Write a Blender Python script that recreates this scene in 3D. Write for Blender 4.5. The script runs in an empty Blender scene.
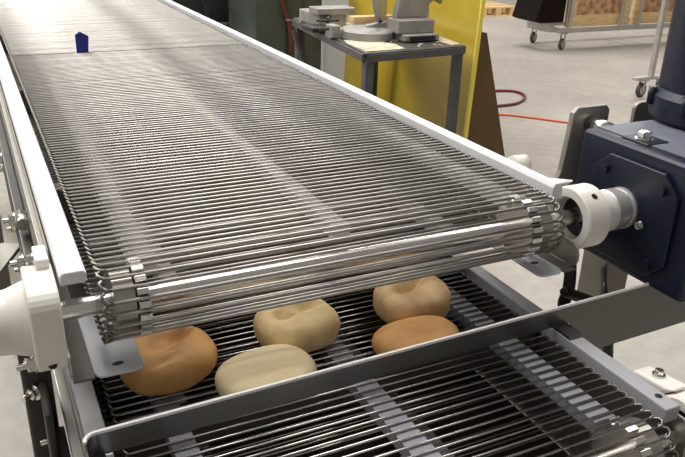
import bpy, bmesh, math, random
from mathutils import Vector, Matrix, noise
random.seed(7)
C = bpy.context.scene
COL = C.collection
PI = math.pi

# ------------------------------------------------------------------ materials
def new_mat(name):
    m = bpy.data.materials.new(name); m.use_nodes = True
    nt = m.node_tree; b = nt.nodes['Principled BSDF']
    return m, nt, b
def mat(name, col, rough=.5, metal=0., spec=.5, var=0., vscale=20., bump=0., bscale=60., stretch=None, coat=0., sss=0., col2=None):
    m, nt, b = new_mat(name)
    b.inputs['Base Color'].default_value = (*col, 1)
    b.inputs['Roughness'].default_value = rough
    b.inputs['Metallic'].default_value = metal
    b.inputs['Specular IOR Level'].default_value = spec
    b.inputs['Coat Weight'].default_value = coat
    if sss:
        b.inputs['Subsurface Weight'].default_value = sss
        b.inputs['Subsurface Radius'].default_value = (.006, .004, .002)
        b.inputs['Subsurface Scale'].default_value = 1.
    tc = nt.nodes.new('ShaderNodeTexCoord'); mp = nt.nodes.new('ShaderNodeMapping')
    nt.links.new(tc.outputs['Object'], mp.inputs['Vector'])
    if stretch: mp.inputs['Scale'].default_value = stretch
    if var or col2:
        n = nt.nodes.new('ShaderNodeTexNoise'); n.inputs['Scale'].default_value = vscale; n.inputs['Detail'].default_value = 5
        nt.links.new(mp.outputs[0], n.inputs['Vector'])
        r = nt.nodes.new('ShaderNodeValToRGB')
        c2 = col2 if col2 else tuple(c * (1 - var) for c in col)
        c1 = col if col2 else tuple(min(1, c * (1 + var)) for c in col)
        r.color_ramp.elements[0].color = (*c2, 1); r.color_ramp.elements[1].color = (*c1, 1)
        r.color_ramp.elements[0].position = .35; r.color_ramp.elements[1].position = .65
        nt.links.new(n.outputs['Fac'], r.inputs['Fac']); nt.links.new(r.outputs['Color'], b.inputs['Base Color'])
    if bump:
        n2 = nt.nodes.new('ShaderNodeTexNoise'); n2.inputs['Scale'].default_value = bscale; n2.inputs['Detail'].default_value = 4
        nt.links.new(mp.outputs[0], n2.inputs['Vector'])
        bp = nt.nodes.new('ShaderNodeBump'); bp.inputs['Strength'].default_value = bump; bp.inputs['Distance'].default_value = .002
        nt.links.new(n2.outputs['Fac'], bp.inputs['Height']); nt.links.new(bp.outputs[0], b.inputs['Normal'])
    return m

M = {}
M['rod'] = mat('stainless_rod', (.50, .475, .45), .42, 1., var=.06, vscale=60)
M['rod_low'] = mat('stainless_thin_rod', (.66, .64, .60), .22, 1.)
M['chain'] = mat('stainless_chain', (.26, .245, .22), .36, 1.)
M['steel'] = mat('brushed_steel', (.48, .46, .42), .38, .9, var=.08, vscale=14, stretch=(1, 1, 12), bump=.05)
M['steel_dark'] = mat('dull_steel', (.17, .155, .14), .42, .8, var=.12, vscale=12)
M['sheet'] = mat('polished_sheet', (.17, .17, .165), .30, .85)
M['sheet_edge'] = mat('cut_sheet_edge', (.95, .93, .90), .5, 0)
M['satin'] = mat('satin_steel', (.36, .34, .30), .42, .35, var=.06, vscale=12)
M['collar'] = mat('turned_steel_collar', (.66, .65, .63), .30, .55)
M['chrome'] = mat('polished_shaft', (.60, .58, .55), .24, 1.)
M['post'] = mat('dull_post_steel', (.24, .225, .19), .45, .3, var=.06, vscale=10)
M['brown_steel'] = mat('dark_frame_steel', (.060, .052, .047), .45, .3, var=.15, vscale=12)
M['bolt'] = mat('bolt_steel', (.80, .78, .74), .22, 1.)
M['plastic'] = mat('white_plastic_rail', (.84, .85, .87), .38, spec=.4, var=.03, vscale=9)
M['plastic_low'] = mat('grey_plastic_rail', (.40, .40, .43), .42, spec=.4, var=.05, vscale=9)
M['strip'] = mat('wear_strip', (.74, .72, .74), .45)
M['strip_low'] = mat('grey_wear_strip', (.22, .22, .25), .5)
M['bearing'] = mat('white_bearing_plastic', (.88, .85, .79), .34, spec=.4, var=.03, vscale=12)
M['black'] = mat('black_rubber', (.012, .012, .013), .45)
M['navy'] = mat('navy_paint', (.009, .014, .034), .36, spec=.5, var=.12, vscale=20, bump=.08, bscale=120)
M['navy_dk'] = mat('navy_paint_cover', (.008, .012, .030), .34, spec=.5, bump=.08, bscale=120)
M['navy_dust_lit'] = mat('dusty_lit_navy_paint', (.17, .185, .235), .5, var=.15, vscale=14)  # dust plus light from above, both put into the colour
M['blue'] = mat('blue_plastic', (.010, .014, .26), .45)
M['yellow'] = mat('yellow_sheet', (.52, .38, .04), .22, spec=.5, var=.08, vscale=3)
M['yellow_lit'] = mat('lit_yellow_edge', (.80, .66, .10), .4)  # sheet yellow brightened to stand for light on the edge
M['card'] = mat('brown_board', (.115, .062, .020), .6, var=.12, vscale=5)
M['card2'] = mat('red_brown_board', (.10, .038, .018), .6, var=.12, vscale=5)
M['table'] = mat('grey_painted_steel', (.075, .073, .072), .45, spec=.5, var=.15, vscale=10)
M['green'] = mat('dark_green_machine_paint', (.045, .055, .048), .5, var=.2, vscale=6)
M['greycab'] = mat('grey_cabinet_paint', (.17, .18, .175), .5, var=.08, vscale=5)
M['dark'] = mat('dark_machine_steel', (.030, .028, .026), .5, var=.3, vscale=9)
M['alu'] = mat('cast_aluminium', (.33, .32, .305), .45, .35, var=.12, vscale=12)
M['dust'] = mat('sawdust', (.72, .64, .48), .9, col2=(.42, .37, .28), vscale=18, bump=.4)
M['wood'] = mat('pine_wood', (.78, .56, .28), .6, col2=(.62, .42, .20), vscale=6, stretch=(1, 1, 8))
M['osb'] = mat('osb_board', (.62, .38, .20), .65, col2=(.28, .13, .06), vscale=14)
M['galv'] = mat('galvanised_tube', (.50, .48, .45), .42, .6, var=.1, vscale=8)
M['wheel'] = mat('grey_rubber_wheel', (.045, .042, .04), .5)
M['wheel_hub'] = mat('grey_wheel_hub', (.42, .40, .38), .5)
M['film'] = mat('black_plastic_film', (.006, .003, .002), .6, spec=.15, bump=.3, bscale=9)
M['hose'] = mat('dark_red_hose', (.15, .018, .018), .45)
M['orange'] = mat('orange_cord', (.72, .10, .035), .5)
M['whitewall'] = mat('painted_wall', (.52, .50, .47), .8, var=.04, vscale=1.5)
M['gap_shade'] = mat('dark_gap_shade', (.020, .017, .015), .55, .3)  # near-black tone of the added sheets under the belts

def floor_mat():
    m, nt, b = new_mat('polished_concrete')
    tc = nt.nodes.new('ShaderNodeTexCoord')
    n = nt.nodes.new('ShaderNodeTexNoise'); n.inputs['Scale'].default_value = .9; n.inputs['Detail'].default_value = 7; n.inputs['Roughness'].default_value = .6
    n3 = nt.nodes.new('ShaderNodeTexNoise'); n3.inputs['Scale'].default_value = 14; n3.inputs['Detail'].default_value = 6
    nt.links.new(tc.outputs['Object'], n.inputs['Vector']); nt.links.new(tc.outputs['Object'], n3.inputs['Vector'])
    r = nt.nodes.new('ShaderNodeValToRGB')
    r.color_ramp.elements[0].position = .3; r.color_ramp.elements[0].color = (.30, .275, .245, 1)
    r.color_ramp.elements[1].position = .7; r.color_ramp.elements[1].color = (.43, .40, .36, 1)
    nt.links.new(n.outputs['Fac'], r.inputs['Fac'])
    mx = nt.nodes.new('ShaderNodeMix'); mx.data_type = 'RGBA'; mx.blend_type = 'OVERLAY'; mx.inputs[0].default_value = .25
    nt.links.new(r.outputs['Color'], mx.inputs[6]); nt.links.new(n3.outputs['Fac'], mx.inputs[7])
    nt.links.new(mx.outputs[2], b.inputs['Base Color'])
    b.inputs['Roughness'].default_value = .42; b.inputs['Specular IOR Level'].default_value = .4
    return m
M['floor'] = floor_mat()

def bagel_mat(name, base, brown, amount, seed):
    m, nt, b = new_mat(name)
    tc = nt.nodes.new('ShaderNodeTexCoord'); mp = nt.nodes.new('ShaderNodeMapping'); mp.inputs['Location'].default_value = (seed, seed * .7, 0)
    nt.links.new(tc.outputs['Object'], mp.inputs['Vector'])
    n = nt.nodes.new('ShaderNodeTexNoise'); n.inputs['Scale'].default_value = 26; n.inputs['Detail'].default_value = 4
    nt.links.new(mp.outputs[0], n.inputs['Vector'])
    r = nt.nodes.new('ShaderNodeValToRGB'); r.color_ramp.elements[0].position = amount - .16; r.color_ramp.elements[1].position = amount + .16
    r.color_ramp.elements[0].color = (*brown, 1); r.color_ramp.elements[1].color = (*base, 1)
    nt.links.new(n.outputs['Fac'], r.inputs['Fac']); nt.links.new(r.outputs['Color'], b.inputs['Base Color'])
    n2 = nt.nodes.new('ShaderNodeTexNoise'); n2.inputs['Scale'].default_value = 160; n2.inputs['Detail'].default_value = 5
    nt.links.new(mp.outputs[0], n2.inputs['Vector'])
    bp = nt.nodes.new('ShaderNodeBump'); bp.inputs['Strength'].default_value = .25; bp.inputs['Distance'].default_value = .001
    nt.links.new(n2.outputs['Fac'], bp.inputs['Height']); nt.links.new(bp.outputs[0], b.inputs['Normal'])
    b.inputs['Roughness'].default_value = .48; b.inputs['Specular IOR Level'].default_value = .35
    b.inputs['Subsurface Weight'].default_value = .15; b.inputs['Subsurface Radius'].default_value = (.006, .003, .0015); b.inputs['Subsurface Scale'].default_value = 1
    return m

# ------------------------------------------------------------------ mesh builder
class MB:
    def __init__(s): s.v = []; s.f = []; s.sm = []
    def add(s, vs, fs, smooth=False):
        o = len(s.v); s.v += [tuple(v) for v in vs]; s.f += [tuple(i + o for i in f) for f in fs]; s.sm += [smooth] * len(fs); return s
    def box(s, a, b):
        x0, y0, z0 = [min(p, q) for p, q in zip(a, b)]; x1, y1, z1 = [max(p, q) for p, q in zip(a, b)]
        vs = [(x0,y0,z0),(x1,y0,z0),(x1,y1,z0),(x0,y1,z0),(x0,y0,z1),(x1,y0,z1),(x1,y1,z1),(x0,y1,z1)]
        return s.add(vs, [(0,3,2,1),(4,5,6,7),(0,1,5,4),(1,2,6,5),(2,3,7,6),(3,0,4,7)])
    def obox(s, p, q, w, h, up=(0,0,1)):
        """bar of section w x h from p to q"""
        p = Vector(p); q = Vector(q); d = (q - p).normalized(); up = Vector(up); a = d.cross(up).normalized(); b = a.cross(d)
        vs = []
        for c in (p, q):
            for i, j in ((-1,-1),(1,-1),(1,1),(-1,1)): vs.append(c + a * (i * w / 2) + b * (j * h / 2))
        return s.add(vs, [(0,1,2,3),(7,6,5,4),(0,4,5,1),(1,5,6,2),(2,6,7,3),(3,7,4,0)])
    def tube(s, pts, r, n=8, closed=False, cap=True):
        pts = [Vector(p) for p in pts]; k = len(pts); vs = []; fs = []
        prev = None
        for i, p in enumerate(pts):
            if closed: d = pts[(i + 1) % k] - pts[i - 1]
            else: d = pts[min(i + 1, k - 1)] - pts[max(i - 1, 0)]
            d.normalize()
            if prev is None:
                a = d.cross(Vector((0, 0, 1)) if abs(d.z) < .9 else Vector((1, 0, 0))).normalized()
            else:
                a = (prev - d * prev.dot(d)).normalized()
            prev = a; b = d.cross(a); rr = r[i] if isinstance(r, (list, tuple)) else r
            for j in range(n):
                t = 2 * PI * j / n; vs.append(p + (a * math.cos(t) + b * math.sin(t)) * rr)
        for i in range(k if closed else k - 1):
            for j in range(n):
                i2 = (i + 1) % k
                fs.append((i * n + j, i * n + (j + 1) % n, i2 * n + (j + 1) % n, i2 * n + j))
        s.add(vs, fs, True)
        if cap and not closed:
            o = len(s.v) - k * n
            s.f += [tuple(o + j for j in range(n))[::-1], tuple(o + (k - 1) * n + j for j in range(n))]; s.sm += [False, False]
        return s
    def cyl(s, p, q, r, n=24, r2=None): 
        return s.tube([p, q], [r, r if r2 is None else r2], n)
    def lathe(s, origin, axis, prof, n=40, smooth=True):
        """prof = [(dist along axis, radius)]; closed solid when it starts/ends at r=0"""
        o = Vector(origin); d = Vector(axis).normalized(); a = d.cross(Vector((0,0,1)) if abs(d.z) < .9 else Vector((1,0,0))).normalized(); b = d.cross(a)
        for (t0, r0), (t1, r1) in zip(prof, prof[1:]):     # each band its own vertices: crisp edges
            vs = []
            for t, r in ((t0, r0), (t1, r1)):
                for j in range(n):
                    g = 2 * PI * j / n; vs.append(o + d * t + (a * math.cos(g) + b * math.sin(g)) * max(r, 1e-5))
            s.add(vs, [(j, (j + 1) % n, n + (j + 1) % n, n + j) for j in range(n)], smooth)
        return s
    def prism(s, poly, fn0, fn1):
        """poly 2D; fn0/fn1 map 2D to 3D on the two faces"""
        n = len(poly); vs = [fn0(*p) for p in poly] + [fn1(*p) for p in poly]
        fs = [tuple(range(n))[::-1], tuple(range(n, 2 * n))] + [(j, (j + 1) % n, n + (j + 1) % n, n + j) for j in range(n)]
        return s.add(vs, fs)
    def sphere(s, c, r, n=12, sc=(1,1,1)):
        vs = []; fs = []
        for i in range(n + 1):
            for j in range(2 * n):
                t = PI * i / n; g = PI * j / n
                vs.append((c[0] + r*sc[0]*math.sin(t)*math.cos(g), c[1] + r*sc[1]*math.sin(t)*math.sin(g), c[2] + r*sc[2]*math.cos(t)))
        for i in range(n):
            for j in range(2 * n):
                fs.append((i*2*n+j, (i+1)*2*n+j, (i+1)*2*n+(j+1)%(2*n), i*2*n+(j+1)%(2*n)))
        return s.add(vs, fs, True)
    def build(s, name, m, parent=None, bevel=0, label=None):
        me = bpy.data.meshes.new(name); me.from_pydata(s.v, [], s.f)
        me.polygons.foreach_set('use_smooth', s.sm); me.materials.append(m)
        bm = bmesh.new(); bm.from_mesh(me); bmesh.ops.recalc_face_normals(bm, faces=bm.faces); bm.to_mesh(me); bm.free()
        me.update()
        o = bpy.data.objects.new(name, me); COL.objects.link(o)
        if parent: 
            o.parent = parent
            o.matrix_parent_inverse = world_of(parent).inverted()
        if bevel:
            md = o.modifiers.new('bevel', 'BEVEL'); md.width = bevel; md.segments = 3; md.limit_method = 'ANGLE'; md.angle_limit = math.radians(40)
        if label: o['label'] = label
        return o
def world_of(o):
    m = Matrix.LocRotScale(o.location, o.rotation_euler, o.scale)
    if o.parent: m = world_of(o.parent) @ o.matrix_parent_inverse @ m
    return m
def thing(name, label, cat, loc=(0,0,0), group=None):
    o = bpy.data.objects.new(name, None); COL.objects.link(o); o.location = loc; o.empty_display_size = .05
    o['label'] = label; o['category'] = cat
    if group: o['group'] = group
    return o
def tag(o, label, cat, group=None):
    o['label'] = label; o['category'] = cat
    if group: o['group'] = group
    return o
def struct(o): o['kind'] = 'structure'; return o
def rrect(x0, x1, y0, y1, r, n=5):
    pts = []
    for cx, cy, a0 in ((x1 - r, y1 - r, 0), (x0 + r, y1 - r, 90), (x0 + r, y0 + r, 180), (x1 - r, y0 + r, 270)):
        for k in range(n + 1):
            a = math.radians(a0 + 90 * k / n); pts.append((cx + r * math.cos(a), cy + r * math.sin(a)))
    return pts
def hexbolt(parent, c, axis, r=.006, h=.005, stud=.0, name='bolt', m='bolt'):
    b = MB(); d = Vector(axis).normalized(); c = Vector(c)
    b.lathe(c, d, [(0, 0), (0, r * 1.5), (.0012, r * 1.5), (.0012, 0)], 20)
    b.lathe(c, d, [(.0012, 0), (.0012, r * 1.12), (h, r * 1.12), (h + .001, r * .9), (h + .001, 0)], 6, False)
    if stud: b.lathe(c, d, [(h, r * .55), (h + stud, r * .55), (h + stud, 0)], 12)
    return b.build(name, M[m], parent)

# ------------------------------------------------------------------ setting
struct(MB().box((-9, -6, -.1), (16, 16, 0)).build('floor', M['floor']))
struct(MB().box((-9, 16, 0), (16, 16.15, 7)).build('wall_back', M['whitewall']))
struct(MB().box((16, -6, 0), (16.15, 16, 7)).build('wall_right', M['whitewall']))

# ------------------------------------------------------------------ conveyor machinery
P = .0127
R = 18 * P / (2 * PI)
class Path:
    """belt centreline: top run (towards +Y), nose of radius R about (y0, z-R), return run"""
    def __init__(s, y0, z, L): s.y0, s.z, s.L = y0, z, L
    def at(s, t, n=0.):
        """t<=0 on the top run at distance -t behind the nose, then round the nose, then back"""
        if t <= 0: return s.y0 - t, s.z + n
        if t < PI * R:
            a = t / R; return s.y0 - (R + n) * math.sin(a), s.z - R + (R + n) * math.cos(a)
        return s.y0 + (t - PI * R), s.z - 2 * R - n
def wire_rod(x0, x1, r, n=10, sag=0):
    return MB().tube([(x0, 0, 0), (x1, 0, 0)], r, n)
def belt(root, path, x0, x1, r, phase, n_top, n_ret, m, n_parts, jitter, gap_after=None):
    ks = list(range(-n_top, n_ret))                # rod index: negative on the top run
    def wav(k): return jitter * (3.2 * noise.noise(Vector((k * .21, 3.3, 0))) + 2.2 * noise.noise(Vector((k * .67, 9.1, 0)))), jitter * 1.6 * noise.noise(Vector((k * .43, 0, 5.7)))
    def pos(k):
        t = k * P + phase
        if gap_after and t < -gap_after: t -= .006
        return path.at(t)
    proto = None
    parts = [k for k in ks if k >= -(n_parts - 9) and k < 9]
    rest = [k for k in ks if k not in set(parts)]
    for k in parts:
        y, z = pos(k)
        if proto is None:
            proto = wire_rod(x0, x1, r, 16).build('rod', m, root); o = proto
        else:
            o = proto.copy(); COL.objects.link(o); o.parent = root
        o.matrix_parent_inverse = world_of(root).inverted()
        o.location = (0, y + wav(k)[0], z + wav(k)[1])
    b = MB()
    for k in rest:
        y, z = pos(k); y += wav(k)[0]; z += wav(k)[1]
        b.tube([(x0, y, z), (x1, y, z)], r, 8)
    o = b.build('rod', m, root); o['kind'] = 'stuff'; o['label'] = 'far and returning rods of the wire belt'
    # edge chains of twisted links
    for sx, xe in ((-1, x0), (1, x1)):
        c = MB()
        for k in range(-n_top, n_ret):
            t = k * P + phase
            if gap_after and t < -gap_after: t -= .006
            pts = []
            wv = 1.0 if k < -1 else 1.5
            for u, ds, nn in ((-.001, -.02, 0), (.0026, 0, .0008), (.0050, .30, .0020), (.0052, .65, .0012), (.0022, .95, -.0006), (.0016, 1.15, -.0016), (.0040, 1.32, -.0014)):
                y, z = path.at(t - ds * P, nn); pts.append((xe + sx * (u * wv - (wv - 1) * .006), y, z))
            c.tube(pts, r * (.72 if k < -1 else 1.1), 6 if k > -90 else 5)
        c.build('edge_chain', M['chain'], root)
def sprocket(root, x0, x1, yc, zc, rr, m, teeth=False, phase=0):
    b = MB(); n = 18
    poly = []
    for i in range(n):
        a = 2 * PI * (i + phase) / n
        if teeth:
            for da, q in ((-.34, rr), (-.22, rr + .0052), (.22, rr + .0052), (.34, rr)):
                g = a + da * 2 * PI / n; poly.append((yc + q * math.sin(g), zc + q * math.cos(g)))
        else:
            g = a + .5 * 2 * PI / n; poly.append((yc + rr * math.sin(g), zc + rr * math.cos(g)))
    b.prism(poly, lambda y, z: (x0, y, z), lambda y, z: (x1, y, z))
    return b.build('sprocket', M[m], root, bevel=.0006)

ZU = 1.13; W = .548
up = thing('wire_belt_conveyor', 'upper stainless wire rod conveyor with white side rails and white bearings', 'conveyor', (.27, 1.5, 0))
pu = Path(.0, ZU, 3.3)
PH = .003
def n_ret_vis(r): return 9
belt(up, pu, .003, W - .003, .00182, PH, 262, 200, M['rod'], 100, .00035, gap_after=1.145)
cyU, czU = 0., ZU - R
# guide rails (white plastic) standing just outside the chains
rl = MB().prism([( -.0355, 1.1285), (-.012, 1.1285), (-.011, 1.138), (-.014, 1.1415), (-.032, 1.1415), (-.0355, 1.138)], lambda x, z: (x, -.018, z), lambda x, z: (x, 3.4, z))
rl.build('guide_rail', M['plastic'], up, bevel=.0015)
rl = MB().prism([(W + .0125, 1.127), (W + .0125, 1.137), (W + .016, 1.1425), (W + .023, 1.1425), (W + .028, 1.137), (W + .029, 1.120), (W + .014, 1.120)], lambda x, z: (x, .003, z), lambda x, z: (x, 3.4, z))
rl.build('guide_rail', M['plastic'], up, bevel=.0015)
for x0, x1 in ((.036, .060), (.257, .279), (.497, .521)):
    MB().box((x0, .014, 1.112), (x1, 3.3, 1.1275)).build('wear_strip', M['strip'], up, bevel=.001)
for x0, x1 in ((.081, .102), (.470, .492)):
    MB().box((x0, .066, 1.036), (x1, 3.3, 1.0545)).build('wear_strip', M['strip'], up, bevel=.001)
# side frames: channels, web outside and bottom flange turned inwards, plus cross tubes
def side_channel(root, s, xw, y0, y1, zt, zb, fl, hole_y, m='steel'):
    """s=-1 left, +1 right; web at x=xw, flange reaches fl inwards"""
    b = MB()
    zl = zb + .030
    web = [(y0 + .010, zb), (y1, zb), (y1, zt), (.085, zt), (.073, zt - .010), (.073, zl + .008), (.066, zl), (y0 + .012, zl), (y0 + .003, zl - .004), (y0, zl - .012), (y0, zb + .010), (y0 + .003, zb + .003)]
    b.prism(web, lambda y, z: (xw, y, z), lambda y, z: (xw + s * .0025, y, z))
    o = b.build('side_frame', M[m], root)
    xi = xw - s * fl
    lo, hi = sorted((xw, xi))
    lip = xw - s * .020
    MB().box((xw, y0, zb - .0025), (lip, y0 + .34, zb)).build('side_frame_lip', M['steel_dark'], root, bevel=.0006)
    lo, hi = sorted((lip - s * -.0005 if 0 else lip, xi))
    pl = rrect(lo, hi, y0 - .001, y0 + .16, .010)
    f = MB().prism(pl, lambda x, y: (x, y, zb - .0025), lambda x, y: (x, y, zb)).build('bottom_flange', M['flange'], root, bevel=.0006)
    h = MB().prism([((lo + hi) / 2 + .0058 * math.cos(a * PI / 8), hole_y + .0035 * math.sin(a * PI / 8)) for a in range(16)],
                   lambda x, y: (x, y, zb - .002), lambda x, y: (x, y, zb + .0003)).build('slot', M['black'], f)
    return o
M['flange'] = mat('satin_flange', (.66, .68, .71), .34, .25)
side_channel(up, -1, -.036, -.034, 3.3, 1.122, 1.034, .068, -.018)
side_channel(up, 1, W + .030, -.040, 3.3, 1.112, 1.040, .058, -.006)
MB().box((-.033, .13, 1.028), (W + .027, 3.3, 1.031)).build('gap_shade_sheet', M['gap_shade'], up)  # added dark sheet, keeps the gaps between the upper rods dark
for y in (.30, .9, 1.6, 2.4, 3.1):
    MB().box((-.03, y, 1.060), (W + .028, y + .03, 1.110)).build('cross_member', M['steel_dark'], up, bevel=.003)
# shaft + sprockets
s = MB().lathe((-.10, cyU, czU), (1, 0, 0), [(0, 0), (0, .0102), (.80, .0102), (.80, 0)], 28)
s.build('drive_shaft', M['bolt'], up)
for x0, x1, rr, mm, t in ((.010, .030, R - .0040, 'steel', False), (.031, .042, R - .0022, 'bolt', True), 
                          (W - .046, W - .032, R - .0022, 'bolt', True), (W - .030, W - .010, R - .0040, 'steel', False)):
    sprocket(up, x0, x1, cyU, czU, rr, mm, t, phase=.5 - PH / P)

def bearing(root, s, x, yc, zc, rh=.042, thick=.038, bore=.029, ear=1, cap=False):
    """white oval flange bearing; open bore faces the belt (towards -s)"""
    b = MB(); n = 48
    # oval body: circle merged with an ear running back along +Y
    poly = []
    for i in range(n):
        a = 2 * PI * i / n; y = math.cos(a) * rh; z = math.sin(a) * rh
        poly.append((yc + y, zc + z))
    x1 = x + s * thick
    b.lathe((x, yc, zc), (s, 0, 0), [(0, bore), (0, rh - .002), (.002, rh), (thick - .004, rh), (thick, rh - .005), (thick, .030), (thick + .004, .0295), (thick + .026, .0265), (thick + .027, .0125)], 48)
    b.lathe((x, yc, zc), (s, 0, 0), [(0, bore), (.018, bore - .002), (.022, .012)], 48)
    o = b.build('bearing_housing', M['bearing'], root)
    MB().lathe((x, yc, zc), (s, 0, 0), [(.0175, .0125), (.0175, bore - .0025)], 40).build('seal', M['black'], o)
    g = MB().lathe((x + s * thick * .5, yc - rh * math.cos(math.radians(58)), zc + rh * math.sin(math.radians(58))), (0, -math.cos(math.radians(58)), math.sin(math.radians(58))), [(-.003, 0), (-.003, .0042), (.0004, .0042), (.0004, 0)], 16)
    g.build('grease_hole', M['black'], o)
    return o
br = bearing(up, 1, W + .038, -.002, czU)
# ear of the right housing reaching back beside the rail
MB().prism([(.018, czU + .043), (.085, czU + .026), (.095, czU + .012), (.085, czU - .004), (.036, czU - .028), (.040, czU - .01), (.040, czU + .015), (.030, czU + .032)][::-1],
           lambda y, z: (W + .0405, y, z), lambda y, z: (W + .064, y, z)).build('flange_ear', M['bearing'], br, bevel=.004)

# left housing: square block with a tall ear, a conical cap pointing outwards
bl = MB()
blk = rrect(-.048, .038, czU - .041, czU + .043, .020, 6)
bl.prism(blk, lambda y, z: (-.0385, y, z), lambda y, z: (-.066, y, z))
blo = bl.build('bearing_housing', M['bearing'], up, bevel=.003)
MB().prism(rrect(.008, .046, czU + .026, czU + .053, .004), lambda y, z: (-.0405, y, z), lambda y, z: (-.053, y, z)).build('flange_ear', M['bearing'], blo, bevel=.002)
MB().lathe((-.066, -.002, czU), (-1, 0, 0), [(-.004, .0365), (0, .0365), (.016, .031), (.055, .026), (.062, .018), (.064, 0)], 48).build('end_cap', M['bearing'], blo)
hexbolt(blo, (-.053, .028, czU + .046), (-1, 0, 0), .0045, .006)
hexbolt(blo, (-.066, -.036, czU - .030), (-1, 0, 0), .0055, .007, .010)
MB().lathe((-.052, -.0425, czU - .030), (-.1, -.75, .35), [(-.002, 0), (-.002, .0040), (.0048, .0040), (.0048, 0)], 16).build('grease_hole', M['black'], blo)

# left outer framework of the upper conveyor
MB().box((-.0385, -.02, 1.095), (-.0445, 3.3, 1.126)).build('frame_flange', M['satin'], up, bevel=.001)
MB().box((-.058, .10, 1.010), (-.0445, 3.3, 1.078)).build('frame_bar', M['brown_steel'], up, bevel=.002)
MB().box((-.128, .14, .975), (-.088, 3.3, 1.005)).build('frame_tube', M['brown_steel'], up, bevel=.004)
for y in (.20, .34, .62, 1.0, 1.5):
    hexbolt(up, (-.058, y, 1.060), (-1, 0, 0), .0075, .007, .008)
    hexbolt(up, (-.058, y + .05, 1.028), (-1, 0, 0), .0055, .005, .006)
MB().cyl((-.052, .23, 1.095), (-.052, .265, 1.095), .0075, 16).build('slide_pin', M['bolt'], up)
MB().obox((-.200, .10, .985), (-.066, .38, 1.008), .030, .006).build('diagonal_brace', M['satin'], up, bevel=.001)
MB().lathe((-.100, .42, 1.02), (-1, 0, 0), [(0, 0), (0, .045), (.012, .045), (.016, .038), (.016, 0)], 40).build('hand_wheel', M['satin'], up)
# support legs of the upper conveyor
for x in (-.10, .815):
    for y in (1.9, 3.1):
        MB().box((x - .025, y, 0), (x + .025, y + .05, 1.0)).build('leg', M['steel_dark'], up, bevel=.004)
MB().box((.787, .10, 0), (.842, .155, .995)).build('leg', M['post'], up, bevel=.004)
for y in (1.9, 3.1): MB().box((-.10, y + .005, .96), (.815, y + .045, 1.0)).build('cross_tube', M['steel_dark'], up, bevel=.003)
MB().prism([(-.01 + .6, 1.000), (.775, 1.000), (.775, 1.188), (.768, 1.196), (.713, 1.196), (.705, 1.188), (.697, 1.100), (.691, 1.086), (.678, 1.080), (.59, 1.080)],
           lambda x, z: (x, .137, z), lambda x, z: (x, .147, z)).build('motor_plate', M['satin'], up, bevel=.002)
MB().prism(rrect(.842, .90, 1.05, 1.190, .012), lambda x, z: (x, .150, z), lambda x, z: (x, .158, z)).build('motor_plate', M['satin'], up, bevel=.002)
MB().cyl((W + .038, .118, 1.127), (W + .060, .118, 1.127), .015, 28).build('return_roller', M['bearing'], up)

# ------------------------------------------------------------------ lower conveyor
ZL = .9684; Y0 = -.242; WL = .518
lo = thing('wire_belt_conveyor', 'lower wire rod conveyor carrying the bagels, with grey side rails', 'conveyor', (.26, 1.2, 0))
pl_ = Path(Y0, ZL, 2)
belt(lo, pl_, .003, WL - .003, .00125, 0., 190, 190, M['rod_low'], 100, .0003)
cyL, czL = Y0, ZL - R
MB().box((-.033, -.30, .958), (-.0125, 3.0, .976)).build('guide_rail', M['plastic'], lo, bevel=.002)
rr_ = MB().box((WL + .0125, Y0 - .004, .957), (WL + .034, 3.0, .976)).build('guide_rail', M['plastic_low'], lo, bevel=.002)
MB().lathe((WL + .024, Y0 + .018, .9755), (0, 0, 1), [(0, 0), (0, .0042), (.0009, .0042), (.0009, 0)], 18).build('screw_hole', M['black'], rr_)
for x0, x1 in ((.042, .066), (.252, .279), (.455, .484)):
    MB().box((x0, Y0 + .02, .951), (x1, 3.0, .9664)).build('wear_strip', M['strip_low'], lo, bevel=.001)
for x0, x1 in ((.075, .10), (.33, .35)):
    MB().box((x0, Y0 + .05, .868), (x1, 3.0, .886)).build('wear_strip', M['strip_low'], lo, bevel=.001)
MB().box((-.033, -.32, .80), (-.036, 3.0, .958)).build('side_frame', M['steel'], lo)
MB().box((-.036, -.32, .951), (-.047, 3.0, .957)).build('frame_flange', M['steel'], lo, bevel=.001)
MB().box((WL + .034, Y0 - .02, .80), (WL + .037, 3.0, .962)).build('side_frame', M['steel'], lo)
MB().box((-.03, -.02, .905), (WL + .03, .01, .948)).build('cross_member', M['steel_dark'], lo, bevel=.003)
for y in (.35, .9, 1.6, 2.4): MB().box((-.03, y, .905), (WL + .03, y + .03, .948)).build('cross_member', M['steel_dark'], lo, bevel=.003)
MB().box((-.03, -.29, .80), (WL + .03, 3.0, .806)).build('gap_shade_sheet', M['gap_shade'], lo)  # added dark sheet hiding the lit floor behind the lower rods
MB().lathe((-.08, cyL, czL), (1, 0, 0), [(0, 0), (0, .0102), (.72, .0102), (.72, 0)], 28).build('drive_shaft', M['chrome'], lo)
for x0, x1, rr, mm, t in ((.010, .030, R - .0040, 'steel', False), (.031, .042, R - .0022, 'bolt', True), (WL - .046, WL - .032, R - .0022, 'bolt', True), (WL - .030, WL - .010, R - .0040, 'steel', False)):
    sprocket(lo, x0, x1, cyL, czL, rr, mm, t, phase=.5)
brl = bearing(lo, 1, WL + .045, Y0, czL)
MB().prism([(Y0 + .018, czL + .043), (Y0 + .075, czL + .036), (Y0 + .085, czL + .022), (Y0 + .075, czL + .006), (Y0 + .036, czL - .028), (Y0 + .040, czL - .01), (Y0 + .040, czL + .015), (Y0 + .030, czL + .032)][::-1],
           lambda y, z: (WL + .0475, y, z), lambda y, z: (WL + .075, y, z)).build('flange_ear', M['bearing'], brl, bevel=.004)
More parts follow.
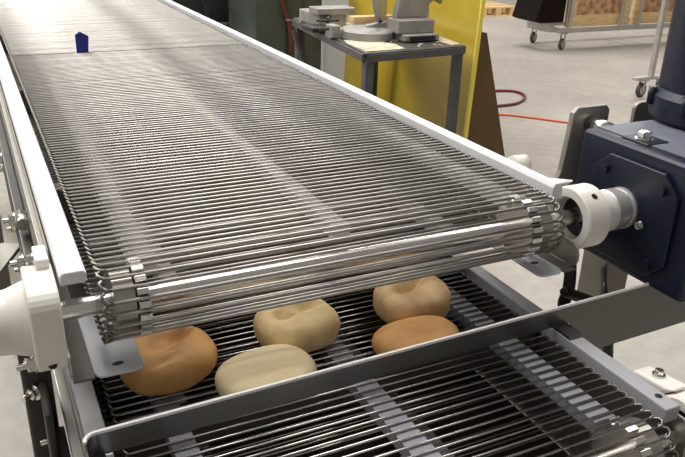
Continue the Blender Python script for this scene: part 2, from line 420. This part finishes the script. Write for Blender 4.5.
hexbolt(brl, (WL + .062, Y0 + .052, czL + .040), (0, 0, 1), .005, .006)
# left legs and clamp plates of the lower conveyor
MB().box((-.081, .035, 0), (-.052, .085, 1.040)).build('leg', M['brown_steel'], lo, bevel=.004)
MB().box((-.066, -.03, .885), (-.0585, .034, 1.00)).build('leg_clamp', M['brown_steel'], lo, bevel=.003)
MB().box((-.058, -.22, .90), (-.0475, .03, .942)).build('frame_bar', M['brown_steel'], lo, bevel=.002)
for y, z in ((-.065, .935), (-.085, .925), (-.115, .935), (.005, .945)):
    hexbolt(lo, (-.058, y, z), (-1, 0, 0), .0055, .006, .009)
hexbolt(lo, (-.068, .034, 1.026), (-.8, -.6, 0), .0055, .006, .008)
hexbolt(lo, (-.070, .034, .988), (-.8, -.6, 0), .0060, .006, .009)
for x, y in ((WL + .06, .9), (WL + .06, 2.6), (-.11, 2.6)):
    MB().box((x - .02, y, 0), (x + .02, y + .04, .86)).build('leg', M['steel_dark'], lo, bevel=.004)

# ------------------------------------------------------------------ sheet-metal guide plate across the lower belt
gp = thing('guide_plate', 'bent stainless sheet standing across the lower belt in front of the bagels', 'guide plate', (.25, -.078, .974))
def gy(x): return -.080 + .026 * (x + .032)
TH = .0016
def plate_pts():
    # path in plan: from left flange round the corner and along to the right
    pts = [(-.0375, -.30), (-.0375, -.0915)]
    for k in range(1, 6):
        a = math.radians(180 - 90 * k / 6); pts.append((-.0265 + .011 * math.cos(a), -.0915 + .0115 * math.sin(a)))
    pts.append((-.0265, gy(-.0265)))
    return pts
ZT = 1.0035; ZB = .9785; ZR = .924
def wall(pts, z0, z1, th):
    b = MB(); n = len(pts); L = []; Rr = []
    for i, p in enumerate(pts):
        a = Vector(pts[max(i - 1, 0)]); c = Vector(pts[min(i + 1, n - 1)]); d = (c - a).normalized(); nn = Vector((-d.y, d.x))
        L.append(Vector(p) + nn * th / 2); Rr.append(Vector(p) - nn * th / 2)
    for i in range(n - 1):
        q = [L[i], L[i + 1], Rr[i + 1], Rr[i]]
        b.add([(v.x, v.y, z) for z in (z0, z1) for v in q], [(3,2,1,0),(4,5,6,7),(0,1,5,4),(2,3,7,6)] + ([(3,0,4,7)] if i == 0 else []) + ([(1,2,6,5)] if i == n - 2 else []))
    return b
pp = plate_pts() + [(.10, gy(.10)), (.5475, gy(.5475))]
w1 = wall(pp, ZB, ZT, TH)
# tail of the plate beyond the right-hand rail hangs lower
w1.box((0,0,0),(0,0,0)) if False else None
w2 = wall([(.5575, gy(.5575)), (.86, gy(.86))], ZR, ZT, TH)
w3 = wall([(.5475, gy(.5475)), (.5575, gy(.5575))], ZB, ZT, TH)
w1.add(w2.v, w2.f); w1.add(w3.v, w3.f)
w1.build('plate', M['sheet'], gp)
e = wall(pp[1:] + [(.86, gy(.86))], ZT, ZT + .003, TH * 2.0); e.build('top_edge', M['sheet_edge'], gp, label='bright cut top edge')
# feet of the plate on the two guide rails
MB().box((-.036, -.115, .976), (-.020, -.082, .980)).build('foot', M['sheet'], gp)
MB().box((.531, -.095, .976), (.552, gy(.54) + .001, .980)).build('foot', M['sheet'], gp)

# ------------------------------------------------------------------ gear motor
gm = thing('gear_motor', 'dark navy right-angle gear motor driving the upper belt shaft', 'motor', (.80, 0, 1.0))
gb = MB().box((.690, -.118, 1.000), (.980, .102, 1.178)).build('gearbox', M['navy'], gm, bevel=.009)
def octo(y0, y1, z0, z1, c): return [(y0 + c, z0), (y1 - c, z0), (y1, z0 + c), (y1, z1 - c), (y1 - c, z1), (y0 + c, z1), (y0, z1 - c), (y0, z0 + c)]
MB().prism(octo(-.084, .062, 1.016, 1.160, .026), lambda y, z: (.6905, y, z), lambda y, z: (.683, y, z)).build('cover_plate', M['navy_dk'], gb, bevel=.002)
for y, z in ((.038, 1.138), (-.060, 1.138), (.038, 1.036), (-.060, 1.036)):
    MB().lathe((.683, y, z), (-1, 0, 0), [(0, 0), (0, .007), (.006, .0065), (.006, 0)], 16).build('cover_screw', M['navy_dk'], gb)
MB().prism([(.712, -.108), (.970, -.108), (.970, .094), (.712, .094)], lambda x, y: (x, y, 1.177), lambda x, y: (x, y, 1.179)).build('lit_top_face', M['navy_dust_lit'], gb, label='dusty top face with light from above painted in')  # added thin plate, lighter colour for dust and light from above
MB().box((.706, -.004, 1.175), (.746, .044, 1.1805)).build('vent_boss', M['navy_dk'], gb, bevel=.002)
hexbolt(gb, (.724, .020, 1.180), (0, 0, 1), .0085, .010, name='vent_plug')
MB().lathe((.6795, -.038, 1.083), (-1, 0, 0), [(0, 0), (0, .0065), (.003, .0055), (.004, .003), (.004, 0)], 16).build('sight_plug', M['bolt'], gb)
MB().cyl((.738, .095, 1.170), (.738, .1365, 1.170), .0115, 24).build('standoff_bolt', M['bolt'], gm)
# steel locking collar round the shaft
MB().lathe((.6515, cyU, czU), (1, 0, 0), [(0, .0127), (0, .0265), (.002, .0285), (.018, .0285), (.019, .0262), (.027, .0262), (.028, .0285), (.038, .0285), (.0388, .0127)], 40).build('shaft_collar', M['collar'], gm)
# vertical motor
mo = MB().lathe((.905, .052, 1.176), (0, 0, 1), [(0, .088), (.010, .098), (.040, .098), (.045, .094), (.050, .090), (.26, .090), (.262, .094), (.40, .094), (.41, .08), (.41, 0)], 56).build('motor', M['navy'], gm)
MB().box((.826, -.03, 1.322), (.90, .075, 1.46)).build('terminal_box', M['navy_dk'], mo, bevel=.004)
for a in range(0, 360, 45):
    g = math.radians(a + 12)
    MB().cyl((.905 + .0975 * math.cos(g), .055 + .0975 * math.sin(g), 1.200), (.905 + .0975 * math.cos(g), .055 + .0975 * math.sin(g), 1.226), .006, 12).build('flange_bolt', M['navy_dk'], mo)

# black cable and lever below the motor
cb = MB()
pts = []
ctrl = [(.655, .06, 1.035), (.628, .02, 1.010), (.612, 0, .985), (.604, -.004, .962), (.622, -.006, .942), (.660, 0, .935), (.705, .02, .90), (.735, .02, .84), (.73, .02, .76), (.70, .03, .60)]
def smooth(ctrl, n=6):
    P_ = [Vector(c) for c in ctrl]; out = []
    for i in range(len(P_) - 1):
        p0 = P_[max(i-1,0)]; p1 = P_[i]; p2 = P_[i+1]; p3 = P_[min(i+2, len(P_)-1)]
        for k in range(n):
            t = k / n
            out.append(.5 * ((2*p1) + (p2-p0)*t + (2*p0-5*p1+4*p2-p3)*t*t + (3*p1-p0-3*p2+p3)*t**3))
    out.append(P_[-1]); return out
tag(MB().tube(smooth(ctrl), .0085, 14).build('power_cable', M['black']), 'thick black cable curving down below the navy gear motor', 'cable')
lv = thing('clamp_lever', 'black rounded clamp lever sticking out beside the steel post below the motor', 'lever', (.66, .0, .955))
MB().lathe((.592, -.014, .990), (.076, .0, -.036), [(-.007, 0), (-.006, .004), (-.002, .0068), (.004, .0078), (.080, .0068), (.095, .006), (.095, 0)], 20).build('grip', M['black'], lv)
MB().cyl((.672, -.014, .951), (.795, .112, .930), .005, 12).build('arm', M['black'], lv)

# ------------------------------------------------------------------ bagels
def bagel(name_label, c, rx, ry, h, tilt, rot, m, dimples, seed, lump=.0022):
    vs = []; fs = []; n = 44; k = 72
    for i in range(n + 1):
        t = PI * i / n
        for j in range(k):
            g = 2 * PI * j / k
            # super-ellipsoid with full sides and a flat base
            st, ct = math.sin(t), math.cos(t)
            rad = abs(st) ** .50; z = math.copysign(abs(ct) ** .80, ct); cg, sg = math.cos(g), math.sin(g); q = (abs(cg) ** 2.5 + abs(sg) ** 2.5) ** (-1 / 2.5)
            x = rad * cg * q * rx; y = rad * sg * q * ry
            zz = z * h / 2
            if z < 0: zz = max(zz, -h / 2 * .86)
            dz = 0
            if z > 0:
                for dx, dy, sx, sy, ang, dep in dimples:
                    ca, sa = math.cos(ang), math.sin(ang); u = (x - dx) * ca + (y - dy) * sa; v = -(x - dx) * sa + (y - dy) * ca
                    dz -= dep * math.exp(-(u / sx) ** 2 - (v / sy) ** 2)
            p = Vector((x, y, zz + dz)); nn = noise.noise(p * 26 + Vector((seed, seed, 0))) * lump + noise.noise(p * 70 + Vector((0, seed, 0))) * lump * .3
            p += p.normalized() * nn
            vs.append(p)
    for i in range(n):
        for j in range(k): fs.append((i*k+j, (i+1)*k+j, (i+1)*k+(j+1)%k, i*k+(j+1)%k))
    b = MB().add(vs, fs, True)
    o = b.build('bagel', m)
    o.rotation_euler = (tilt[0], tilt[1], rot); o.location = c
    bpy.context.view_layer.update()
    lowz = min((o.matrix_basis @ Vector(v)).z for v in vs)
    o.location.z += ZL + .0013 - lowz
    tag(o, name_label, 'bagel', 'bagels on the lower belt')
    return o
mA = bagel_mat('bagel_crust_brown', (.74, .42, .16), (.52, .26, .09), .42, 1)
mB = bagel_mat('bagel_crust_pale', (.93, .78, .50), (.86, .68, .38), .45, 2)
mC = bagel_mat('bagel_crust_cream', (.86, .68, .38), (.66, .46, .22), .45, 3)
mD = bagel_mat('bagel_crust_patchy', (.80, .58, .31), (.52, .34, .17), .50, 4)
mE = bagel_mat('bagel_crust_orange', (.80, .44, .17), (.70, .34, .11), .42, 5)
bagel('browned bagel at the left edge of the lower belt, beneath the steel bracket', (.067, .034, 0), .054, .045, .046, (.10, 0), .20, mA,
      [(-.004, .004, .022, .010, .25, .012), (.022, .010, .018, .007, .55, .010), (-.012, -.026, .020, .0035, .15, .004)], 3)
bagel('pale smooth bagel touching the guide plate, in front of the creased cream one', (.160, -.031, 0), .056, .041, .035, (.03, 0), .12, mB, [], 8, .0014)
bagel('cream bagel with a creased dimple, behind the pale smooth one', (.227, .045, 0), .052, .041, .046, (.10, .0), .10, mC,
      [(-.016, .002, .013, .009, .1, .014), (.014, .006, .022, .008, -.1, .010)], 13)
bagel('mottled bagel with a wide dent, at the far right of the bagels', (.385, .040, 0), .051, .042, .052, (.14, 0), .18, mD,
      [(-.014, .000, .020, .010, .1, .013), (.018, .010, .018, .008, .5, .012)], 21)
bagel('orange brown bagel half hidden by the guide plate on the right', (.350, -.030, 0), .055, .035, .034, (.0, 0), .05, mE, [], 30, .0014)

# blue tag on the upper belt
tag(MB().prism([(.140, 1.131), (.166, 1.131), (.170, 1.168), (.151, 1.179), (.140, 1.172)], lambda x, z: (x, 1.146 + (x - .14) * .1, z), lambda x, z: (x, 1.1492 + (x - .14) * .1, z)).build('belt_marker', M['blue'], bevel=.0008),
    'small blue plastic marker standing upright in the seam of the upper belt', 'marker')

# ------------------------------------------------------------------ work table and what stands on it
tx = [(1.495, 2.284), (2.060, 2.330), (2.185, 3.45), (1.620, 3.43)]
wt = thing('work_table', 'grey steel work table dusted with shavings, beside the yellow sheet', 'table', (1.84, 2.87, 0))
b = MB().prism(tx, lambda x, y: (x, y, .855), lambda x, y: (x, y, .862)).build('tabletop', M['table'], wt, bevel=.002)
for i in range(4):
    p, q = tx[i], tx[(i + 1) % 4]; cx, cy = 1.84, 2.87
    p2 = (p[0] + (cx - p[0]) * .03, p[1] + (cy - p[1]) * .03); q2 = (q[0] + (cx - q[0]) * .03, q[1] + (cy - q[1]) * .03)
    MB().obox((*p2, .838), (*q2, .838), .04, .034).build('apron', M['table'], wt, bevel=.002)
for x, y in tx:
    dx = (1.84 - x); x2 = x + math.copysign(.026, dx); y2 = y + math.copysign(.026, 2.87 - y)
    MB().box((x2 - .021, y2 - .021, 0), (x2 + .021, y2 + .021, .821)).build('leg', M['table'], wt, bevel=.004)
MB().obox((1.53, 2.32, .25), (1.65, 3.39, .25), .03, .05).build('stretcher', M['table'], wt)
MB().obox((2.03, 2.36, .25), (2.15, 3.41, .25), .03, .05).build('stretcher', M['table'], wt)
MB().obox((1.60, 3.38, .80), (1.60, 2.95, .30), .02, .02).build('brace', M['dark'], wt)
# shavings
dst = MB()
random.seed(3)
def in_table(x, y): 
    return True
poly = [(1.51, 2.31), (1.72, 2.33), (1.74, 2.45), (1.66, 2.60), (1.55, 2.62), (1.52, 2.5)]
dst.prism(poly, lambda x, y: (x, y, .8625), lambda x, y: (x, y, .866))
dst.prism([(1.99, 2.35), (2.05, 2.36), (2.17, 3.40), (2.02, 3.40), (1.97, 2.9), (2.0, 2.6)], lambda x, y: (x, y, .8625), lambda x, y: (x, y, .866))
dst.prism([(1.58, 2.85), (1.66, 2.8), (1.85, 2.9), (1.83, 3.2), (1.63, 3.2)], lambda x, y: (x, y, .8625), lambda x, y: (x, y, .865))
for _ in range(160):
    x = random.uniform(1.56, 2.02); y = random.uniform(2.34, 3.38); a = random.uniform(0, PI); l = random.uniform(.008, .03)
    dst.obox((x, y, .8645), (x + l * math.cos(a), y + l * math.sin(a), .866), .006, .003)
o = dst.build('wood_shavings', M['dust']); tag(o, 'cream wood shavings scattered over the grey work table', 'shavings'); o['kind'] = 'stuff'
# mitre saw
ms = thing('mitre_saw', 'grey cast mitre saw with round turntable on the work table', 'saw', (1.79, 2.62, .866))
MB().lathe((1.70, 2.66, .866), (0, 0, 1), [(0, 0), (0, .135), (.035, .135), (.045, .125), (.045, 0)], 44).build('turntable', M['alu'], ms)
MB().box((1.80, 2.47, .866), (2.0, 2.60, .900)).build('base', M['alu'], ms, bevel=.008)
MB().box((1.83, 2.461, .874), (1.97, 2.475, .892)).build('slot', M['black'], ms)
MB().box((1.78, 2.50, .900), (1.985, 2.62, .965)).build('fence', M['alu'], ms, bevel=.006)
MB().prism([(1.80, .965), (1.83, 1.10), (1.815, 1.17), (1.85, 1.16), (1.875, 1.125), (1.91, 1.110), (1.945, 1.125), (1.965, 1.18), (2.0, 1.175), (1.99, 1.08), (1.995, .965)],
           lambda x, z: (x, 2.57, z), lambda x, z: (x, 2.61, z)).build('upright', M['alu'], ms, bevel=.006)
MB().lathe((1.905, 2.54, 1.165), (0, 1, 0), [(0, 0), (0, .035), (.10, .035), (.10, 0)], 24).build('motor_cap', M['wood'], ms)
MB().lathe((1.79, 2.72, 1.06), (.6, -.5, .1), [(-.012, 0), (-.012, .13), (.012, .13), (.012, 0)], 40).build('blade_guard', M['alu'], ms)
MB().tube([(1.99, 2.62, 1.02), (2.05, 2.63, 1.05), (2.09, 2.62, 1.03)], .012, 12).build('handle', M['alu'], ms)
MB().obox((1.71, 2.70, .90), (1.86, 2.66, .93), .05, .04).build('arm', M['alu'], ms, bevel=.004)
tag(MB().box((1.69, 2.80, .912), (1.93, 2.86, .945)).build('timber_offcut', M['wood'], bevel=.002), 'light timber offcut lying on the mitre saw table', 'timber')
vs_ = thing('bench_vise', 'low grey bench vise near the far left corner of the work table', 'vise', (1.68, 3.15, .866))
MB().box((1.60, 3.02, .866), (1.76, 3.30, .93)).build('body', M['alu'], vs_, bevel=.006)
MB().box((1.58, 3.00, .93), (1.80, 3.12, .965)).build('jaw', M['alu'], vs_, bevel=.006)
MB().cyl((1.60, 2.92, .915), (1.66, 3.03, .915), .014, 14).build('screw', M['dark'], vs_)
MB().cyl((1.54, 2.93, .915), (1.66, 2.91, .915), .006, 10).build('handle', M['dark'], vs_)
cl = thing('clamp', 'small grey clamp block with dark handle on the work table edge', 'clamp', (1.60, 2.72, .866))
MB().box((1.515, 2.68, .866), (1.56, 2.76, .925)).build('body', M['alu'], cl, bevel=.004)
MB().cyl((1.47, 2.73, .905), (1.56, 2.72, .905), .008, 12).build('screw', M['dark'], cl)
MB().box((1.49, 2.86, .866), (1.0 + .60, 3.0, .89)).build('pad', M['dark'], cl, bevel=.004)

# yellow sheet standing along the right side of the table, leaning boards behind it
ys = thing('yellow_sheet', 'tall yellow plastic sheet standing upright beside the work table', 'plastic sheet', (2.25, 3.3, 0))
def leaning(x0, x1, y0, y1, z1, th, dx=0.):
    """sheet along Y: bottom at x0, top at x1"""
    b = MB(); b.add([(x0, y0, 0), (x0 + th, y0, 0), (x0 + th + dx, y1, 0), (x0 + dx, y1, 0), (x1, y0, z1), (x1 + th, y0, z1), (x1 + th + dx, y1, z1), (x1 + dx, y1, z1)],
                    [(0,3,2,1),(4,5,6,7),(0,1,5,4),(1,2,6,5),(2,3,7,6),(3,0,4,7)]); return b
leaning(2.115, 2.178, 2.38, 4.22, 1.55, .012, .22).build('sheet', M['yellow'], ys)
leaning(2.114, 2.177, 2.366, 2.380, 1.55, .020, .0).build('lit_edge', M['yellow_lit'], ys, label='near edge in brighter yellow for the light on it')  # strip of brighter yellow, paints the light on the sheet's near edge
tag(MB().prism([(2.205, 0), (2.576, 0), (2.305, .886), (2.205, .905)], lambda x, z: (x, 2.50, z), lambda x, z: (x, 2.512, z)).build('brown_board', M['card']),
    'brown cardboard sheet with slanting edge leaning beside the yellow sheet', 'cardboard')
tag(MB().prism([(2.22, 0), (2.50, 0), (2.318, .88), (2.272, 1.30), (2.215, 1.30)], lambda x, z: (x, 2.56, z), lambda x, z: (x, 2.574, z)).build('brown_board', M['card2']),
    'taller dark reddish board behind the brown cardboard sheet', 'board')

# pale cabinet panel between machine and table
tag(MB().box((2.50, 4.9, 0), (3.1, 5.5, 1.0)).build('storage_box', M['whitewall'], bevel=.01), 'pale grey cabinet standing on the floor beyond the work table', 'cabinet')

# ------------------------------------------------------------------ machines beyond the belt (top left)
mc = thing('machine_cabinet', 'dark green machine cabinet with red hose beyond the upper belt', 'machine', (2.1, 4.4, 0))
MB().box((1.70, 4.3, .10), (2.20, 4.9, 1.02)).build('cabinet', M['green'], mc, bevel=.01)
MB().box((1.68, 4.28, 0), (2.22, 4.92, .10)).build('base', M['dark'], mc, bevel=.004)
MB().box((1.66, 4.26, 1.02), (2.22, 4.94, 1.06)).build('worktop', M['dark'], mc, bevel=.004)
MB().tube(smooth([(1.86, 4.26, 1.03), (1.86, 4.24, .93), (1.90, 4.27, .80), (1.94, 4.27, .66), (1.95, 4.27, .50)]), .011, 10).build('hose', M['hose'], mc)
for x in (1.92, 2.05): MB().box((x, 4.292, .35), (x + .012, 4.3, .95)).build('door_seam', M['dark'], mc)
MB().cyl((2.11, 4.30, .70), (2.11, 4.25, .70), .018, 16).build('knob', M['bolt'], mc)
gc = thing('electrical_cabinet', 'plain grey electrical cabinet behind the dark machine frame', 'cabinet', (2.2, 6.2, 0))
MB().box((1.85, 5.9, .35), (2.55, 6.5, 1.75)).build('cabinet', M['greycab'], gc, bevel=.01)
MB().box((2.19, 5.892, .40), (2.20, 5.9, 1.70)).build('door_seam', M['dark'], gc)
for x in (1.87, 2.48): 
    for y in (5.92, 6.43): MB().box((x, y, 0), (x + .05, y + .05, .35)).build('leg', M['dark'], gc)
mf = thing('roller_machine', 'dark steel machine frame with rollers and slanting struts, left of the green cabinet', 'machine', (1.9, 5.2, 0))
for x, y in ((1.84, 4.95), (1.84, 5.35), (.95, 5.0), (.95, 5.5)):
    MB().box((x, y, 0), (x + .07, y + .07, 1.60)).build('post', M['green'], mf, bevel=.004)
for z in (.55, .95, 1.30): MB().box((.90, 5.02, z), (1.92, 5.08, z + .05)).build('rail', M['dark'], mf, bevel=.004)
MB().box((1.0, 5.12, .60), (1.80, 5.45, .78)).build('tray', M['dark'], mf, bevel=.006)
for k, x in enumerate((1.22, 1.46)):
    MB().obox((x, 5.0, 1.32), (x + .12, 5.0, .60), .035, .02).build('strut', M['dark'], mf)
for k in range(4):
    MB().lathe((1.52 + .075 * k, 4.99, .84), (0, -1, 0), [(0, 0), (0, .033), (.05, .033), (.055, .02), (.055, 0)], 20).build('roller', M['alu'], mf)
MB().lathe((1.28, 5.0, .98), (0, -1, 0), [(0, 0), (0, .07), (.08, .07), (.09, .03), (.09, 0)], 24).build('drum', M['dark'], mf)
MB().box((1.05, 4.98, 1.02), (1.2, 5.1, 1.24)).build('gearbox', M['alu'], mf, bevel=.02)

# ------------------------------------------------------------------ floor clutter
tag(MB().tube(smooth([(3.1, 4.5, .012), (3.6, 4.54, .012), (4.0, 4.56, .012), (4.16, 4.48, .012), (4.12, 4.30, .012), (3.93, 4.14, .012), (3.72, 4.10, .012), (3.4, 4.14, .012), (3.0, 4.15, .012)], 8), .012, 10).build('air_hose', M['hose']),
    'dark red hose looping on the concrete floor right of the brown board', 'hose')
tag(MB().tube(smooth([(2.8, 3.80, .008), (3.2, 3.88, .008), (3.52, 3.89, .008), (3.71, 3.73, .008), (3.89, 3.51, .008), (4.1, 3.3, .008), (4.6, 3.0, .008)], 8), .007, 10).build('extension_cord', M['orange']),
    'orange cord lying on the concrete floor below the red hose loop', 'cord')

def caster(root, x, y, ztop, r=.06, yaw=0.):
    c = MB(); ca, sa = math.cos(yaw), math.sin(yaw); ax = Vector((-sa, ca, 0))
    cc = Vector((x, y, r))
    fk = MB(); 
    fk.box((x - .04, y - .04, ztop - .008), (x + .04, y + .04, ztop))
    for sgn in (-1, 1):
        o2 = cc + ax * (.024 * sgn); fk.obox((o2.x, o2.y, r - .01), (o2.x + ca * .01, o2.y + sa * .01, ztop - .006), .035, .004, up=ax)
    f = fk.build('caster', M['galv'], root)
    w = MB().lathe(cc - ax * .017, ax, [(0, 0), (0, r * .62), (0, r - .006), (.006, r), (.028, r), (.034, r - .006), (.034, 0)], 32).build('wheel', M['wheel'], f)
    for sgn in (-1, 1): MB().lathe(cc + ax * (.0172 * sgn), ax * sgn, [(0, r * .62), (.001, r * .6), (.002, 0)], 24).build('wheel_hub', M['wheel_hub'], w)
    return f
ct = thing('panel_cart', 'long steel cart on casters carrying framed strand-board panels', 'cart', (7.2, 6.35, 0))
ZC = .19
for y in (6.10, 6.62): MB().box((6.03, y, ZC), (8.7, y + .05, ZC + .05)).build('side_rail', M['galv'], ct, bevel=.004)
for x in (6.03, 7.3, 8.65): MB().box((x, 6.15, ZC), (x + .05, 6.62, ZC + .05)).build('cross_rail', M['galv'], ct, bevel=.004)
for x, y in ((6.10, 6.12), (6.10, 6.63), (8.6, 6.12), (8.6, 6.63)): caster(ct, x, y, ZC, .065, .4)
for x in (6.14, 6.93, 7.23, 8.4): MB().box((x, 6.09, ZC), (x + .035, 6.125, 1.4)).build('upright', M['galv'], ct, bevel=.003)
def osb_panel(x0, x1, y, label):
    t = thing('framed_panel', label, 'panel', ((x0 + x1) / 2, y, ZC + .05), 'framed panels on the cart')
    z0 = ZC + .051; z1 = 1.25; w = .13
    MB().box((x0 + w, y + .01, z0 + w), (x1 - w, y + .03, z1 - w)).build('board', M['osb'], t)
    for a, c in (((x0, y, z0), (x1, y + .04, z0 + w)), ((x0, y, z1 - w), (x1, y + .04, z1)), ((x0, y, z0 + w), (x0 + w, y + .04, z1 - w)), ((x1 - w, y, z0 + w), (x1, y + .04, z1 - w))):
        MB().box(a, c).build('frame_board', M['wood'], t, bevel=.003)
    return t
osb_panel(6.20, 7.18, 6.20, 'left timber framed strand-board panel standing on the steel cart')
osb_panel(7.24, 8.62, 6.20, 'right timber framed strand-board panel standing on the steel cart')
bg_ = MB().prism([(5.70, .33), (5.80, .30), (6.125, .30), (6.13, .5), (6.13, 1.2), (5.92, 1.25), (5.84, .8)], lambda x, z: (x, 6.16, z), lambda x, z: (x, 6.60, z)).build('wrapped_bundle', M['film'], bevel=.02)
tag(bg_, 'black film-wrapped bundle overhanging the left end of the panel cart', 'bundle')
MB().box((5.95, 6.2, ZC + .05), (6.02, 6.6, .30)).build('bundle_rest', M['galv'], ct)
MB().box((5.95, 6.2, ZC), (6.06, 6.6, ZC + .05)).build('bundle_rest', M['galv'], ct)
rk = thing('rolling_rack', 'pale tubular steel rack on casters behind the navy motor', 'rack', (5.3, 4.0, 0))
MB().box((5.03, 3.96, .150), (6.2, 4.01, .178)).build('base_rail', M['galv'], rk, bevel=.004)
for x in (5.20, 6.10):
    for y in (3.965,): MB().box((x, y, .178), (x + .04, y + .04, 1.7)).build('upright', M['galv'], rk, bevel=.004)
for x, y in ((5.13, 3.985), (6.1, 3.985)): caster(rk, x, y, .150, .062, .2)
pa = thing('pallet', 'small light timber pallet on the floor at the back', 'pallet', (7.2, 9.2, 0))
for k in range(5): MB().box((6.85, 8.75 + .19 * k, .12), (7.50, 8.87 + .19 * k, .14)).build('deck_board', M['wood'], pa)
for k in range(3): MB().box((6.85 + .27 * k, 8.75, .02), (6.95 + .27 * k, 9.63, .12)).build('bearer', M['wood'], pa)
for y in (8.75, 9.51): MB().box((6.85, y, 0), (7.50, y + .12, .02)).build('bottom_board', M['wood'], pa)

# ------------------------------------------------------------------ lights
def area(name, loc, rot, sx, sy, e, col=(1, .965, .92)):
    l = bpy.data.lights.new(name, 'AREA'); l.shape = 'RECTANGLE'; l.size = sx; l.size_y = sy; l.energy = e; l.color = col
    o = bpy.data.objects.new(name, l); COL.objects.link(o); o.location = loc; o.rotation_euler = rot; return o
area('ceiling_lamp', (-1.75, 9.0, 5.0), (0, 0, 0), 1.3, 4.0, 620)
area('ceiling_lamp', (.1, 2.2, 4.8), (0, 0, 0), 3.2, 4.0, 230)
area('ceiling_lamp', (4.6, 2.0, 5.2), (0, 0, 0), 2.5, 3.0, 150)
area('ceiling_lamp', (5.2, 8.0, 5.2), (0, 0, 0), 2.5, 3.0, 260)
area('ceiling_lamp', (10.5, 7.5, 5.2), (0, 0, 0), 2.0, 3.0, 260)
area('ceiling_lamp', (-4.0, 1.0, 5.2), (0, 0, 0), 1.6, 3.0, 110)
w = bpy.data.worlds.new('World'); C.world = w; w.use_nodes = True
bgn = w.node_tree.nodes['Background']; bgn.inputs[0].default_value = (1, .955, .90, 1); bgn.inputs[1].default_value = .24

# ------------------------------------------------------------------ camera
F, YAW, PIT, ROLL = 745.793, .46407, .40696, .03062
cyw, syw, cp, sp = math.cos(YAW), math.sin(YAW), math.cos(PIT), math.sin(PIT)
fwd = Vector((syw * cp, cyw * cp, -sp)); r0 = Vector((cyw, -syw, 0)); u0 = r0.cross(fwd)
rv = r0 * math.cos(ROLL) + u0 * math.sin(ROLL); uv = -r0 * math.sin(ROLL) + u0 * math.cos(ROLL)
cam = bpy.data.cameras.new('camera'); co = bpy.data.objects.new('camera', cam); COL.objects.link(co)
mw = Matrix((rv, uv, -fwd)).transposed().to_4x4(); mw.translation = Vector((-.07590, -.67503, 1.45670)); co.matrix_world = mw
cam.sensor_width = 36; cam.lens = F / 685 * 36; cam.clip_start = .02
C.camera = co
C.view_settings.view_transform = 'Standard'; C.view_settings.look = 'None'; C.view_settings.gamma = 1; C.view_settings.exposure = 0
